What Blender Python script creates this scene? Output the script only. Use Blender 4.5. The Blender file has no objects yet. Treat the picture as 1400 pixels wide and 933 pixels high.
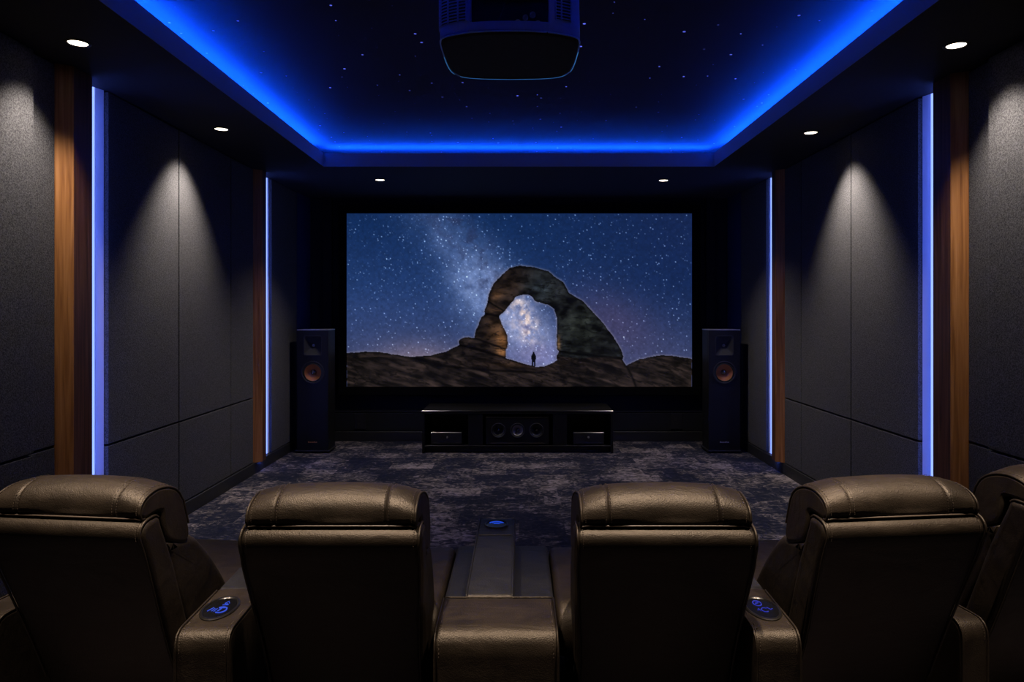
import bpy, bmesh, math, random
import numpy as np
from mathutils import Vector, Matrix
random.seed(7)
PI = math.pi
SC = bpy.context.scene
COL = SC.collection

# ------------------------------------------------------------------ helpers
class MB:
    """collects shapes for ONE mesh object"""
    def __init__(s): s.bm = bmesh.new()
    def box(s, x0, x1, y0, y1, z0, z1, r=0.0, seg=3):
        g = bmesh.ops.create_cube(s.bm, size=1.0)
        vs = g['verts']
        c = Vector(((x0+x1)/2, (y0+y1)/2, (z0+z1)/2)); d = Vector((abs(x1-x0), abs(y1-y0), abs(z1-z0)))
        for v in vs: v.co = Vector((v.co.x*d.x, v.co.y*d.y, v.co.z*d.z)) + c
        if r > 0:
            es = list({e for v in vs for e in v.link_edges})
            bmesh.ops.bevel(s.bm, geom=es, offset=min(r, 0.49*min(d)), segments=seg, profile=0.5, affect='EDGES', clamp_overlap=True)
        return s
    def prism(s, poly, z0, z1):
        a = [s.bm.verts.new((x, y, z0)) for x, y in poly]; b = [s.bm.verts.new((x, y, z1)) for x, y in poly]
        n = len(poly)
        for i in range(n): s.bm.faces.new((a[i], a[(i+1) % n], b[(i+1) % n], b[i]))
        s.bm.faces.new(a[::-1]); s.bm.faces.new(b)
        return s
    def loft(s, rings, caps=True, closed=True):
        R = [[s.bm.verts.new(p) for p in r] for r in rings]
        n = len(R[0])
        for a, b in zip(R, R[1:]):
            for i in range(n if closed else n-1):
                j = (i+1) % n
                s.bm.faces.new((a[i], a[j], b[j], b[i]))
        if caps:
            for r in (R[0][::-1], R[-1]):
                f = s.bm.faces.new(r)
        return s
    def tube(s, pts, r, n=8, closed=False):
        pts = [Vector(p) for p in pts]; N = len(pts); rings = []
        up = Vector((0.13, 0.31, 0.94)).normalized()
        for i, p in enumerate(pts):
            if closed: t = pts[(i+1) % N]-pts[i-1]
            else: t = pts[min(i+1, N-1)]-pts[max(i-1, 0)]
            t.normalize()
            a = t.cross(up)
            if a.length < 1e-3: a = t.cross(Vector((1, 0, 0)))
            a.normalize(); b = t.cross(a)
            rings.append([p + (a*math.cos(2*PI*k/n) + b*math.sin(2*PI*k/n))*r for k in range(n)])
        if closed: rings.append(rings[0])
        return s.loft(rings, caps=not closed)
    def lathe(s, prof, n=32, M=None, caps=True):
        M = M or Matrix()
        rings = [[M @ Vector((r*math.cos(2*PI*k/n), r*math.sin(2*PI*k/n), z)) for k in range(n)] for r, z in prof]
        return s.loft(rings, caps=caps)
    def quad(s, *p):
        s.bm.faces.new([s.bm.verts.new(q) for q in p]); return s
    def build(s, name, m, parent=None, smooth=None, kind=None):
        bmesh.ops.remove_doubles(s.bm, verts=s.bm.verts, dist=1e-6)
        bmesh.ops.recalc_face_normals(s.bm, faces=s.bm.faces)
        me = bpy.data.meshes.new(name); s.bm.to_mesh(me); s.bm.free()
        me.materials.append(m)
        if smooth is not None:
            me.polygons.foreach_set('use_smooth', [True]*len(me.polygons))
            me.set_sharp_from_angle(angle=math.radians(smooth))
        o = bpy.data.objects.new(name, me); COL.objects.link(o)
        if smooth is not None:
            wn = o.modifiers.new('weighted_normals', 'WEIGHTED_NORMAL'); wn.keep_sharp = True; wn.weight = 60
        if parent: o.parent = parent
        if kind: o['kind'] = kind
        return o

def tag(o, label, cat, group=None):
    o['label'] = label; o['category'] = cat
    if group: o['group'] = group
    return o
def thing(name, label, cat, loc=(0, 0, 0), rz=0, group=None):
    o = bpy.data.objects.new(name, None); COL.objects.link(o)
    o.empty_display_size = 0.1
    o.location = loc; o.rotation_euler = (0, 0, rz)
    return tag(o, label, cat, group)
def struct(name, mb, m, label, smooth=None):
    o = mb.build(name, m, None, smooth); o['kind'] = 'structure'; o['label'] = label; return o
def dup(root, loc, rz, label):
    r = root.copy(); COL.objects.link(r); r.location = loc; r.rotation_euler = (0, 0, rz); r['label'] = label
    for ch in list(root.children):
        c = ch.copy(); COL.objects.link(c); c.parent = r
        for g in list(ch.children):
            d = g.copy(); COL.objects.link(d); d.parent = c
    return r
def mirror_x(root, loc, label):
    """the same thing mirrored across its own x"""
    r = root.copy(); COL.objects.link(r); r.location = loc; r['label'] = label
    def flip(src, par):
        c = src.copy(); c.data = src.data.copy(); COL.objects.link(c); c.parent = par
        bm = bmesh.new(); bm.from_mesh(c.data)
        for v in bm.verts: v.co.x = -v.co.x
        bmesh.ops.reverse_faces(bm, faces=bm.faces); bm.to_mesh(c.data); bm.free()
        for g in list(src.children): flip(g, c)
    for ch in list(root.children): flip(ch, r)
    return r
def smooth_path(pts, n=6, closed=False):
    P = [Vector(p) for p in pts]; N = len(P); out = []
    for i in range(N if closed else N-1):
        if closed: p0, p1, p2, p3 = P[i-1], P[i], P[(i+1) % N], P[(i+2) % N]
        else: p0, p1, p2, p3 = P[max(i-1, 0)], P[i], P[i+1], P[min(i+2, N-1)]
        for k in range(n):
            t = k/n
            out.append(0.5*((2*p1)+(p2-p0)*t+(2*p0-5*p1+4*p2-p3)*t*t+(3*p1-p0-3*p2+p3)*t**3))
    if not closed: out.append(P[-1])
    return out

# ------------------------------------------------------------------ materials
def nm(name):
    m = bpy.data.materials.new(name); m.use_nodes = True
    return m, m.node_tree.nodes, m.node_tree.links, m.node_tree.nodes['Principled BSDF']
def plain(name, col, rough=0.5, metal=0.0, spec=0.5):
    m, N, L, b = nm(name)
    tc = N.new('ShaderNodeTexCoord'); nz = N.new('ShaderNodeTexNoise'); nz.inputs['Scale'].default_value = 35
    L.new(tc.outputs['Object'], nz.inputs['Vector'])
    mr = N.new('ShaderNodeMapRange'); mr.inputs['To Min'].default_value = max(0, rough-0.06); mr.inputs['To Max'].default_value = min(1, rough+0.06)
    L.new(nz.outputs['Fac'], mr.inputs['Value']); L.new(mr.outputs['Result'], b.inputs['Roughness'])
    b.inputs['Base Color'].default_value = (*col, 1); b.inputs['Metallic'].default_value = metal
    b.inputs['Specular IOR Level'].default_value = spec
    return m
def emit(name, col, strength, sampling=True):
    m, N, L, b = nm(name)
    b.inputs['Base Color'].default_value = (0.02, 0.02, 0.02, 1)
    b.inputs['Emission Color'].default_value = (*col, 1); b.inputs['Emission Strength'].default_value = strength
    b.inputs['Specular IOR Level'].default_value = 0.0
    if not sampling: m.cycles.emission_sampling = 'NONE'
    return m
def ramp(N, L, src, stops):
    r = N.new('ShaderNodeValToRGB'); e = r.color_ramp.elements
    while len(e) < len(stops): e.new(0.5)
    for k, (p, c) in enumerate(stops): e[k].position = p; e[k].color = (*c, 1)
    L.new(src, r.inputs['Fac']); return r
def bump(N, L, b, src, strength, dist):
    bp = N.new('ShaderNodeBump'); bp.inputs['Strength'].default_value = strength; bp.inputs['Distance'].default_value = dist
    L.new(src, bp.inputs['Height']); L.new(bp.outputs['Normal'], b.inputs['Normal']); return bp

def fabric(name, c0, c1, scale=140, strength=0.5):
    m, N, L, b = nm(name)
    tc = N.new('ShaderNodeTexCoord')
    n1 = N.new('ShaderNodeTexNoise'); n1.inputs['Scale'].default_value = scale; n1.inputs['Detail'].default_value = 3; n1.inputs['Roughness'].default_value = 0.65
    L.new(tc.outputs['Object'], n1.inputs['Vector'])
    r = ramp(N, L, n1.outputs['Fac'], [(0.34, c0), (0.66, c1)])
    L.new(r.outputs['Color'], b.inputs['Base Color'])
    b.inputs['Roughness'].default_value = 0.95; b.inputs['Specular IOR Level'].default_value = 0.15
    bump(N, L, b, n1.outputs['Fac'], strength, 0.004)
    return m
def wood(name, c0, c1, c2):
    m, N, L, b = nm(name)
    tc = N.new('ShaderNodeTexCoord'); mp = N.new('ShaderNodeMapping'); mp.inputs['Scale'].default_value = (26, 26, 0.9)
    L.new(tc.outputs['Object'], mp.inputs['Vector'])
    n1 = N.new('ShaderNodeTexNoise'); n1.inputs['Scale'].default_value = 2.2; n1.inputs['Detail'].default_value = 6; n1.inputs['Distortion'].default_value = 0.6
    L.new(mp.outputs['Vector'], n1.inputs['Vector'])
    r = ramp(N, L, n1.outputs['Fac'], [(0.28, c0), (0.5, c1), (0.74, c2)])
    L.new(r.outputs['Color'], b.inputs['Base Color'])
    b.inputs['Roughness'].default_value = 0.42; b.inputs['Specular IOR Level'].default_value = 0.35
    bump(N, L, b, n1.outputs['Fac'], 0.15, 0.002)
    return m
def leather(name, c0, c1, rough=0.42):
    m, N, L, b = nm(name)
    tc = N.new('ShaderNodeTexCoord')
    n1 = N.new('ShaderNodeTexNoise'); n1.inputs['Scale'].default_value = 9; n1.inputs['Detail'].default_value = 5; n1.inputs['Distortion'].default_value = 1.2
    L.new(tc.outputs['Object'], n1.inputs['Vector'])
    r = ramp(N, L, n1.outputs['Fac'], [(0.3, c0), (0.7, c1)])
    L.new(r.outputs['Color'], b.inputs['Base Color'])
    vo = N.new('ShaderNodeTexVoronoi'); vo.inputs['Scale'].default_value = 330; L.new(tc.outputs['Object'], vo.inputs['Vector'])
    n2 = N.new('ShaderNodeTexNoise'); n2.inputs['Scale'].default_value = 120; n2.inputs['Detail'].default_value = 3; L.new(tc.outputs['Object'], n2.inputs['Vector'])
    mp = N.new('ShaderNodeMapping'); mp.inputs['Rotation'].default_value = (0.2, 0.3, 0.7); mp.inputs['Scale'].default_value = (5, 16, 9)
    L.new(tc.outputs['Object'], mp.inputs['Vector'])
    n3 = N.new('ShaderNodeTexNoise'); n3.inputs['Scale'].default_value = 1.1; n3.inputs['Detail'].default_value = 4; n3.inputs['Distortion'].default_value = 1.0
    L.new(mp.outputs['Vector'], n3.inputs['Vector'])
    b1 = N.new('ShaderNodeBump'); b1.inputs['Strength'].default_value = 0.28; b1.inputs['Distance'].default_value = 0.012; L.new(n3.outputs['Fac'], b1.inputs['Height'])
    b2 = N.new('ShaderNodeBump'); b2.inputs['Strength'].default_value = 0.35; b2.inputs['Distance'].default_value = 0.0016
    ad = N.new('ShaderNodeMath'); ad.operation = 'ADD'; L.new(vo.outputs['Distance'], ad.inputs[0]); L.new(n2.outputs['Fac'], ad.inputs[1])
    L.new(ad.outputs[0], b2.inputs['Height']); L.new(b1.outputs['Normal'], b2.inputs['Normal']); L.new(b2.outputs['Normal'], b.inputs['Normal'])
    mr = N.new('ShaderNodeMapRange'); mr.inputs['To Min'].default_value = rough-0.08; mr.inputs['To Max'].default_value = rough+0.12
    L.new(n1.outputs['Fac'], mr.inputs['Value']); L.new(mr.outputs['Result'], b.inputs['Roughness'])
    b.inputs['Specular IOR Level'].default_value = 0.5; b.inputs['Specular Tint'].default_value = (1.0, .86, .71, 1)
    return m
def carpet():
    m, N, L, b = nm('carpet')
    tc = N.new('ShaderNodeTexCoord')
    # woven blocks
    br = N.new('ShaderNodeTexBrick'); br.inputs['Scale'].default_value = 1.0
    br.inputs['Brick Width'].default_value = 0.34; br.inputs['Row Height'].default_value = 0.27; br.inputs['Mortar Size'].default_value = 0.0
    br.inputs['Color1'].default_value = (0, 0, 0, 1); br.inputs['Color2'].default_value = (1, 1, 1, 1); br.offset = 0.37; br.squash = 1.3; br.squash_frequency = 3
    L.new(tc.outputs['Object'], br.inputs['Vector'])
    n0 = N.new('ShaderNodeTexNoise'); n0.inputs['Scale'].default_value = 2.1; n0.inputs['Detail'].default_value = 2; L.new(tc.outputs['Object'], n0.inputs['Vector'])
    mp = N.new('ShaderNodeMapping'); mp.inputs['Scale'].default_value = (7.5, 9.0, 1); mp.inputs['Rotation'].default_value = (0, 0, 0.16); L.new(tc.outputs['Object'], mp.inputs['Vector'])
    n1 = N.new('ShaderNodeTexNoise'); n1.inputs['Scale'].default_value = 1.5; n1.inputs['Detail'].default_value = 8; n1.inputs['Roughness'].default_value = 0.66; n1.inputs['Distortion'].default_value = 1.6
    L.new(mp.outputs['Vector'], n1.inputs['Vector'])
    def mth(op, a, bb, clamp=False):
        k = N.new('ShaderNodeMath'); k.operation = op; k.use_clamp = clamp
        for i, q in enumerate((a, bb)):
            if isinstance(q, (int, float)): k.inputs[i].default_value = q
            else: L.new(q, k.inputs[i])
        return k.outputs[0]
    v = mth('ADD', mth('MULTIPLY', mth('SUBTRACT', n1.outputs['Fac'], 0.5), 2.6), mth('MULTIPLY', mth('SUBTRACT', n0.outputs['Fac'], 0.5), 1.2))
    v = mth('ADD', v, mth('MULTIPLY', mth('SUBTRACT', br.outputs['Color'], 0.5), 0.42))
    v = mth('ADD', v, 0.46, True)
    r = ramp(N, L, v, [(0.0, (0.012, 0.014, 0.030)), (0.42, (0.026, 0.027, 0.044)), (0.60, (0.085, 0.075, 0.083)), (1.0, (0.28, 0.235, 0.24))])
    n2 = N.new('ShaderNodeTexNoise'); n2.inputs['Scale'].default_value = 160; n2.inputs['Detail'].default_value = 2; L.new(tc.outputs['Object'], n2.inputs['Vector'])
    mx = N.new('ShaderNodeMix'); mx.data_type = 'RGBA'; mx.blend_type = 'MULTIPLY'; mx.inputs['Factor'].default_value = 0.55
    r2 = ramp(N, L, n2.outputs['Fac'], [(0.3, (0.45, 0.45, 0.45)), (0.7, (1.4, 1.4, 1.4))])
    L.new(r.outputs['Color'], mx.inputs['A']); L.new(r2.outputs['Color'], mx.inputs['B']); L.new(mx.outputs['Result'], b.inputs['Base Color'])
    b.inputs['Roughness'].default_value = 1.0; b.inputs['Specular IOR Level'].default_value = 0.05
    bump(N, L, b, n2.outputs['Fac'], 0.7, 0.006)
    return m
def star_ceiling():
    m, N, L, b = nm('star_ceiling')
    b.inputs['Base Color'].default_value = (0.05, 0.055, 0.10, 1); b.inputs['Roughness'].default_value = 0.9; b.inputs['Specular IOR Level'].default_value = 0.1
    tc = N.new('ShaderNodeTexCoord'); vo = N.new('ShaderNodeTexVoronoi'); vo.voronoi_dimensions = '2D'; vo.inputs['Scale'].default_value = 5.2
    L.new(tc.outputs['Object'], vo.inputs['Vector'])
    se = N.new('ShaderNodeSeparateColor'); L.new(vo.outputs['Color'], se.inputs['Color'])
    rad = N.new('ShaderNodeMapRange'); rad.inputs['From Min'].default_value = 0.35; rad.inputs['From Max'].default_value = 1.0
    rad.inputs['To Min'].default_value = 0.0; rad.inputs['To Max'].default_value = 0.048; L.new(se.outputs['Red'], rad.inputs['Value'])
    lt = N.new('ShaderNodeMath'); lt.operation = 'LESS_THAN'; L.new(vo.outputs['Distance'], lt.inputs[0]); L.new(rad.outputs['Result'], lt.inputs[1])
    ms = N.new('ShaderNodeMath'); ms.operation = 'MULTIPLY'; L.new(lt.outputs[0], ms.inputs[0])
    br = N.new('ShaderNodeMapRange'); br.inputs['To Min'].default_value = 0.12; br.inputs['To Max'].default_value = 1.3; L.new(se.outputs['Green'], br.inputs['Value'])
    L.new(br.outputs['Result'], ms.inputs[1])
    b.inputs['Emission Color'].default_value = (0.13, 0.17, 1.0, 1); L.new(ms.outputs[0], b.inputs['Emission Strength'])
    n2 = N.new('ShaderNodeTexNoise'); n2.inputs['Scale'].default_value = 220; L.new(tc.outputs['Object'], n2.inputs['Vector']); bump(N, L, b, n2.outputs['Fac'], 0.3, 0.002)
    m.cycles.emission_sampling = 'NONE'
    return m

M = dict(
    fabric=fabric('charcoal_fabric', (0.026, 0.026, 0.028), (0.118, 0.114, 0.116)),
    front=fabric('black_wall_fabric', (0.010, 0.011, 0.013), (0.022, 0.023, 0.027), 240, 0.3),
    bluelit=fabric('bluelit_fabric', (0.012, 0.020, 0.075), (0.020, 0.035, 0.12), 240, 0.3),  # blue light falling in the wall corner is put into this fabric colour
    wall=plain('dark_wall_paint', (0.014, 0.014, 0.017), 0.8),
    soffit=plain('black_soffit_paint', (0.030, 0.031, 0.038), 0.85, spec=0.2),
    fascia=plain('grey_fascia_paint', (0.30, 0.30, 0.33), 0.6),
    base=plain('black_baseboard', (0.016, 0.016, 0.017), 0.5),
    lit_wood=wood('lit_face_wood', (0.20, 0.075, 0.020), (0.34, 0.14, 0.042), (0.46, 0.21, 0.075)),  # lighter wood tone carries the light on the column's angled face
    shaded=wood('shaded_face_wood', (0.045, 0.016, 0.007), (0.11, 0.042, 0.020), (0.16, 0.072, 0.036)),  # darker wood tone carries the shade on the column's front face
    pale=plain('pale_niche_panel', (0.6, 0.6, 0.64), 0.7),
    alu=plain('dark_aluminium', (0.10, 0.10, 0.11), 0.4, 0.8),
    led=emit('wall_blue_light', (0.085, 0.165, 1.0), 50.0),
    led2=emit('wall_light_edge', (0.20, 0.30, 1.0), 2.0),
    cove=emit('cove_blue_light', (0.004, 0.092, 1.0), 265.0),
    lens=emit('warm_lamp_lens', (1.0, 0.86, 0.68), 6.0, False),
    carpet=carpet(), star=star_ceiling(),
    leather=leather('black_brown_leather', (0.009, 0.0064, 0.0043), (0.018, 0.0125, 0.0082), 0.48),
    leather2=leather('smooth_dark_leather', (0.008, 0.0085, 0.0105), (0.013, 0.014, 0.0175), 0.46),
    thread=plain('tan_thread', (0.085, 0.062, 0.045), 0.7),
    pipe=plain('highlight_piping', (0.075, 0.056, 0.042), 0.42),  # lighter tone paints in the highlight along the headrest's lower piping
    blackg=plain('black_gloss', (0.004, 0.004, 0.005), 0.2, spec=0.25),
    black=plain('black_satin', (0.012, 0.012, 0.014), 0.45),
    cabinet=plain('black_ash', (0.009, 0.0088, 0.0088), 0.5, spec=0.22),
    velvet=plain('black_velvet', (0.003, 0.003, 0.003), 0.95, spec=0.1),
    copper=plain('copper_cone', (0.72, 0.27, 0.10), 0.34, 0.75),
    copperbadge=plain('copper_badge', (0.75, 0.36, 0.16), 0.4, 0.7),
    silver=plain('brushed_silver', (0.55, 0.53, 0.52), 0.35, 0.9),
    greycone=plain('grey_cone', (0.30, 0.28, 0.28), 0.5, 0.3),
    rubber=plain('black_rubber', (0.014, 0.014, 0.014), 0.6),
    chrome=plain('dark_chrome', (0.30, 0.28, 0.27), 0.22, 1.0),
    ring=plain('dark_ring', (0.07, 0.065, 0.06), 0.3, 0.9),
    proj=plain('bluelit_projector_shell', (0.22, 0.29, 0.66), 0.5),  # blue of the cove light is put into the shell colour
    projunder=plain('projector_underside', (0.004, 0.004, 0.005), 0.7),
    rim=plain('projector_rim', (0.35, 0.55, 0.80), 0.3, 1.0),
    icon=emit('blue_touch_icons', (0.022, 0.105, 1.0), 0.6, False),
    icondim=emit('dim_blue_touch_icons', (0.008, 0.045, 1.0), 0.35, False),
    rimglow=emit('projector_rim_glow', (0.035, 0.17, 0.42), 0.9, False),  # glow added to paint the blue light along the projector's lower edge
    socketm=plain('socket_metal', (0.5, 0.42, 0.35), 0.4, 0.4),
    statusled=emit('status_light', (0.25, 0.55, 1.0), 0.6, False),
)

# ------------------------------------------------------------------ dimensions
H = 1.6; F = 980.0
XW, ZS, ZC = 2.78, 3.0, 3.22          # wall half width, soffit underside, star ceiling
YB, YF = -1.3, 8.86                   # rear and front wall
CX, CF, CR = 1.89, 6.93, 2.3          # cove opening: half width, front edge, rear edge
cam = bpy.data.cameras.new('camera'); co = bpy.data.objects.new('camera', cam); COL.objects.link(co)
co.location = (0, 0, H); co.rotation_euler = (PI/2, 0, 0)
cam.sensor_width = 36; cam.lens = F/1400*36
cam.shift_x = -9.5/1400; cam.shift_y = -40.5/1400
cam.clip_start = 0.02
SC.camera = co

# ------------------------------------------------------------------ room shell
struct('floor', MB().box(-XW-.1, XW+.1, YB-.1, YF+.1, -.05, 0), M['carpet'], 'patchy charcoal and grey patterned carpet')
struct('ceiling', MB().box(-XW-.1, XW+.1, YB-.1, YF+.1, ZC, ZC+.05), M['star'], 'midnight blue star ceiling above the lit cove')
struct('wall_left', MB().box(-XW-.1, -XW, YB, YF, 0, ZC), M['wall'], 'dark left side wall behind the fabric panels')
struct('wall_right', MB().box(XW, XW+.1, YB, YF, 0, ZC), M['wall'], 'dark right side wall behind the fabric panels')
struct('wall_front', MB().box(-XW, XW, YF, YF+.1, 0, ZC), M['front'], 'black front wall behind the screen')
struct('wall_back', MB().box(-XW, XW, YB-.1, YB, 0, ZC), M['wall'], 'dark wall behind the seats')
# soffit ring with a light pocket, one mesh
m = MB()
PK, LZ = 0.40, 3.13
m.box(-XW, -CX, YB, YF, ZS, ZS+.05); m.box(CX, XW, YB, YF, ZS, ZS+.05)
m.box(-CX, CX, CF, YF, ZS, ZS+.05); m.box(-CX, CX, YB, CR, ZS, ZS+.05)
fm = MB()
fm.box(-CX-.02, -CX+.002, CR-.02, CF+.02, ZS+.0005, LZ); fm.box(CX-.002, CX+.02, CR-.02, CF+.02, ZS+.0005, LZ)
fm.box(-CX, CX, CF-.002, CF+.02, ZS+.0005, LZ); fm.box(-CX, CX, CR-.02, CR+.002, ZS+.0005, LZ)
struct('trim_6', fm, M['fascia'], 'satin grey fascia edge around the star ceiling')
m.box(-XW, -CX-PK, YB, YF, ZS+.05, ZC); m.box(CX+PK, XW, YB, YF, ZS+.05, ZC)
m.box(-CX-PK, CX+PK, CF+PK, YF, ZS+.05, ZC); m.box(-CX-PK, CX+PK, YB, CR-PK, ZS+.05, ZC)
struct('trim_1', m, M['soffit'], 'black dropped soffit around the star ceiling')
for s, nme in ((-1, 'left'), (1, 'right')):
    struct('baseboard_'+nme, MB().box(s*2.595, s*XW, YB, YF-.03, 0, .112, .004, 1), M['base'], 'black baseboard along the %s wall' % nme)
struct('baseboard_front', MB().box(-2.595, 2.595, YF-.03, YF, 0, .117, .003, 1), M['base'], 'black baseboard under the screen wall')
struct('trim_2', MB().box(-2.595, 2.595, YF-.018, YF, .124, .345, .004, 1), M['front'], 'low black skirting panel under the screen')
struct('trim_3', MB().box(-2.595, 2.595, YF-.018, YF, .352, .66, .004, 1), M['front'], 'black wall band just under the screen frame')
for s in (-1, 1):
    struct('trim_%d' % (4 if s < 0 else 5), MB().box(s*2.30, s*2.41, YF-.05, YF-.019 if False else YF, .67, ZS, .006, 2), M['front'], 'black upright pilaster beside the screen')

# cove light strips
def cove(label, x0, x1, y0, y1):
    t = thing('cove_light_strip', label, 'light strip', ((x0+x1)/2, (y0+y1)/2, ZS+.05), 0, 'blue cove lights around the star ceiling')
    zr = .066
    hx, hy = (x1-x0)/2, (y1-y0)/2
    MB().box(-hx, hx, -hy, hy, 0, zr).build('channel', M['alu'], t)
    e = .004
    MB().box(-hx+e, hx-e, -hy+e, hy-e, zr, zr+.008).build('diffuser', M['cove'], t)
q = 0.07
cove('blue cove light running along the left edge of the star ceiling', -CX-q-.03, -CX-q, CR+.05, CF+q-.05)
cove('blue cove light running along the right edge of the star ceiling', CX+q, CX+q+.03, CR+.05, CF+q-.05)
cove('blue cove light across the far edge of the star ceiling above the screen', -CX-q+.05, CX+q-.05, CF+.13, CF+.16)
cove('blue cove light across the near edge of the star ceiling behind the projector', -CX-q+.05, CX+q-.05, CR-.13, CR-.10)

# ------------------------------------------------------------------ side walls: panels, wood columns, blue lights
def panel(s, y0, y1, z0, z1, label, front=2.6, back=XW):
    g = .0055
    loc = Vector((s*back, (y0+y1)/2, z0))
    hy = (y1-y0)/2-g; d = back-front; h = z1-z0
    mb = MB()
    mb.box(-s*d if s > 0 else 0.0005, -.0005 if s > 0 else d, -hy, hy, g, h-g, .006, 2)
    o = mb.build('acoustic_panel', M['fabric'], None, 40)
    o.location = loc
    tag(o, label, 'wall panel', 'charcoal fabric wall panels')
def column(s, Y0, Y1, Y2, label):
    t = thing('wood_column', label, 'wood column', (s*XW, Y1, .114), 0, 'wood columns on the side walls')
    # local x: towards the room
    def P(pts): return [(-s*(XW-x), y-Y1) for x, y in pts]
    h = ZS-.114-.002
    MB().prism(P([(2.541, Y1+.007), (2.541, Y2), (2.554, Y2), (2.554, Y2-.05), (XW-.001, Y2-.05), (XW-.001, Y1+.03), (2.56, Y1+.009)]), 0, h).build('front_board', M['shaded'], t)['label'] = 'dark walnut tone on the front board'
    MB().prism(P([(2.612, Y0), (2.538, Y1-.001), (2.536, Y1+.004), (2.540, Y1+.006), (2.56, Y1+.008), (XW-.001, Y1+.028), (XW-.001, Y0)]), 0, h).build('angled_board', M['lit_wood'], t)['label'] = 'amber angled board toned lighter for its lit face'
def wall_light(s, Y2, Ye, label):
    t = thing('wall_light', label, 'light', (s*XW, Y2, .114), 0, 'vertical blue wall lights')
    h = ZS-.114-.002
    def P(pts): return [(-s*(XW-x), y-Y2) for x, y in pts]
    ye = Ye-.004
    MB().prism(P([(2.74, Y2-.048), (2.624, ye), (2.634, ye+.001), (2.752, Y2-.048)]), 0, h).build('backplate', M['pale'], t)['label'] = 'pale slanted backing panel washed in blue'
    MB().prism(P([(2.5545, Y2-.046), (2.558, Y2-.046), (2.558, Y2-.004), (2.5545, Y2-.004)]), 0, h).build('channel', M['alu'], t)
    MB().prism(P([(2.5583, Y2-.044), (2.563, Y2-.044), (2.5605, Y2-.005), (2.5583, Y2-.005)]), .002, h-.002).build('diffuser', M['led'], t)
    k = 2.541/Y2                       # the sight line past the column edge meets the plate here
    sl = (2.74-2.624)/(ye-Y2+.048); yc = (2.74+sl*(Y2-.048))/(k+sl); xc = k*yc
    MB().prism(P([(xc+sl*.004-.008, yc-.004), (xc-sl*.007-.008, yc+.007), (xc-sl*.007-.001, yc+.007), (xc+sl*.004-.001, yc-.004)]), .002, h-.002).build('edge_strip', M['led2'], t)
for s, side in ((-1, 'left'), (1, 'right')):
    dy = 0 if s < 0 else .13
    cols = [(4.038+dy, 4.081+dy, 4.268+dy, 4.535+dy), (7.02, 7.088, 7.205, 7.53)]
    yA, yC, yD = 3.811+dy, 5.485+dy, 6.475+dy
    zs1, zs2 = .84, .752
    panel(s, 2.55, yA, .114, zs1, 'lower fabric panel nearest the seats on the %s wall, cut by the picture edge' % side, 2.575)
    panel(s, 2.55, yA, zs1, ZS-.004, 'tall upper fabric panel nearest the seats on the %s wall, under the near downlight' % side, 2.575)
    panel(s, yA, cols[0][0], .114, zs1, 'narrow lower fabric panel just before the near wood column on the %s wall' % side, 2.61)
    panel(s, yA, cols[0][0], zs1, ZS-.004, 'narrow tall fabric panel just before the near wood column on the %s wall' % side, 2.61)
    column(s, *cols[0][:3], 'wide near column toned as lit and walnut wood on the %s wall' % side)
    wall_light(s, cols[0][2], cols[0][3], 'wide near vertical blue light beside the wood column on the %s wall' % side)
    panel(s, cols[0][3], yC, .114, zs2, 'lower fabric panel right after the near blue light on the %s wall' % side)
    panel(s, cols[0][3], yC, zs2, ZS-.004, 'tall fabric panel right after the near blue light on the %s wall' % side)
    panel(s, yC, yD, .114, zs2, 'lower fabric panel in the middle of the %s wall beyond the downlight seam' % side)
    panel(s, yC, yD, zs2, ZS-.004, 'tall fabric panel lit by the second downlight in the middle of the %s wall' % side)
    panel(s, yD, cols[1][0], .114, zs2, 'narrow lower fabric panel just before the far wood column on the %s wall' % side)
    panel(s, yD, cols[1][0], zs2, ZS-.004, 'narrow tall dim fabric panel just before the far wood column on the %s wall' % side)
    column(s, *cols[1][:3], 'thin far column toned as lit and walnut wood on the %s wall' % side)
    wall_light(s, cols[1][2], cols[1][3], 'thin far vertical blue light near the tower speaker on the %s wall' % side)
    panel(s, cols[1][3], 8.40, .114, ZS-.004, 'full height dark fabric panel between far blue light and corner on the %s wall' % side)
    o = MB().prism([(-s*.0005, -.222), (-s*.18, -.222), (-s*.215, .20), (-s*.0005, .20)], 0, ZS-.118).build('corner_panel', M['bluelit'])
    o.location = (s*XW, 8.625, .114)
    tag(o, 'dim navy corner panel, blue light in its colour, behind the %s tower speaker' % side, 'corner panel', 'navy corner panels')

# ------------------------------------------------------------------ downlights
def downlight(x, y, power, label, angle=84, blend=.92, color=(1.0, .89, .80), tilt=0, pitch=0):
    t = thing('recessed_downlight', label, 'downlight', (x, y, ZS), 0, 'recessed ceiling downlights')
    MB().lathe([(.047, -.0005), (.064, -.0005), (.064, -.003), (.060, -.006), (.050, -.007), (.047, -.004)], 40, None, False).build('trim_ring', M['black'], t, 40)
    MB().lathe([(.0465, -.0008), (.0465, -.003), (.040, -.0045), (.02, -.005), (.001, -.005)], 32).build('lens', M['lens'], t, 60)
    L = bpy.data.lights.new('lamp', 'SPOT'); L.energy = power; L.color = color; L.spot_size = math.radians(angle); L.spot_blend = blend
    L.shadow_soft_size = .035
    o = bpy.data.objects.new('lamp', L); COL.objects.link(o); o.parent = t; o.location = (0, 0, -.045); o.rotation_euler = (pitch, tilt, 0)
    return t
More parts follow.
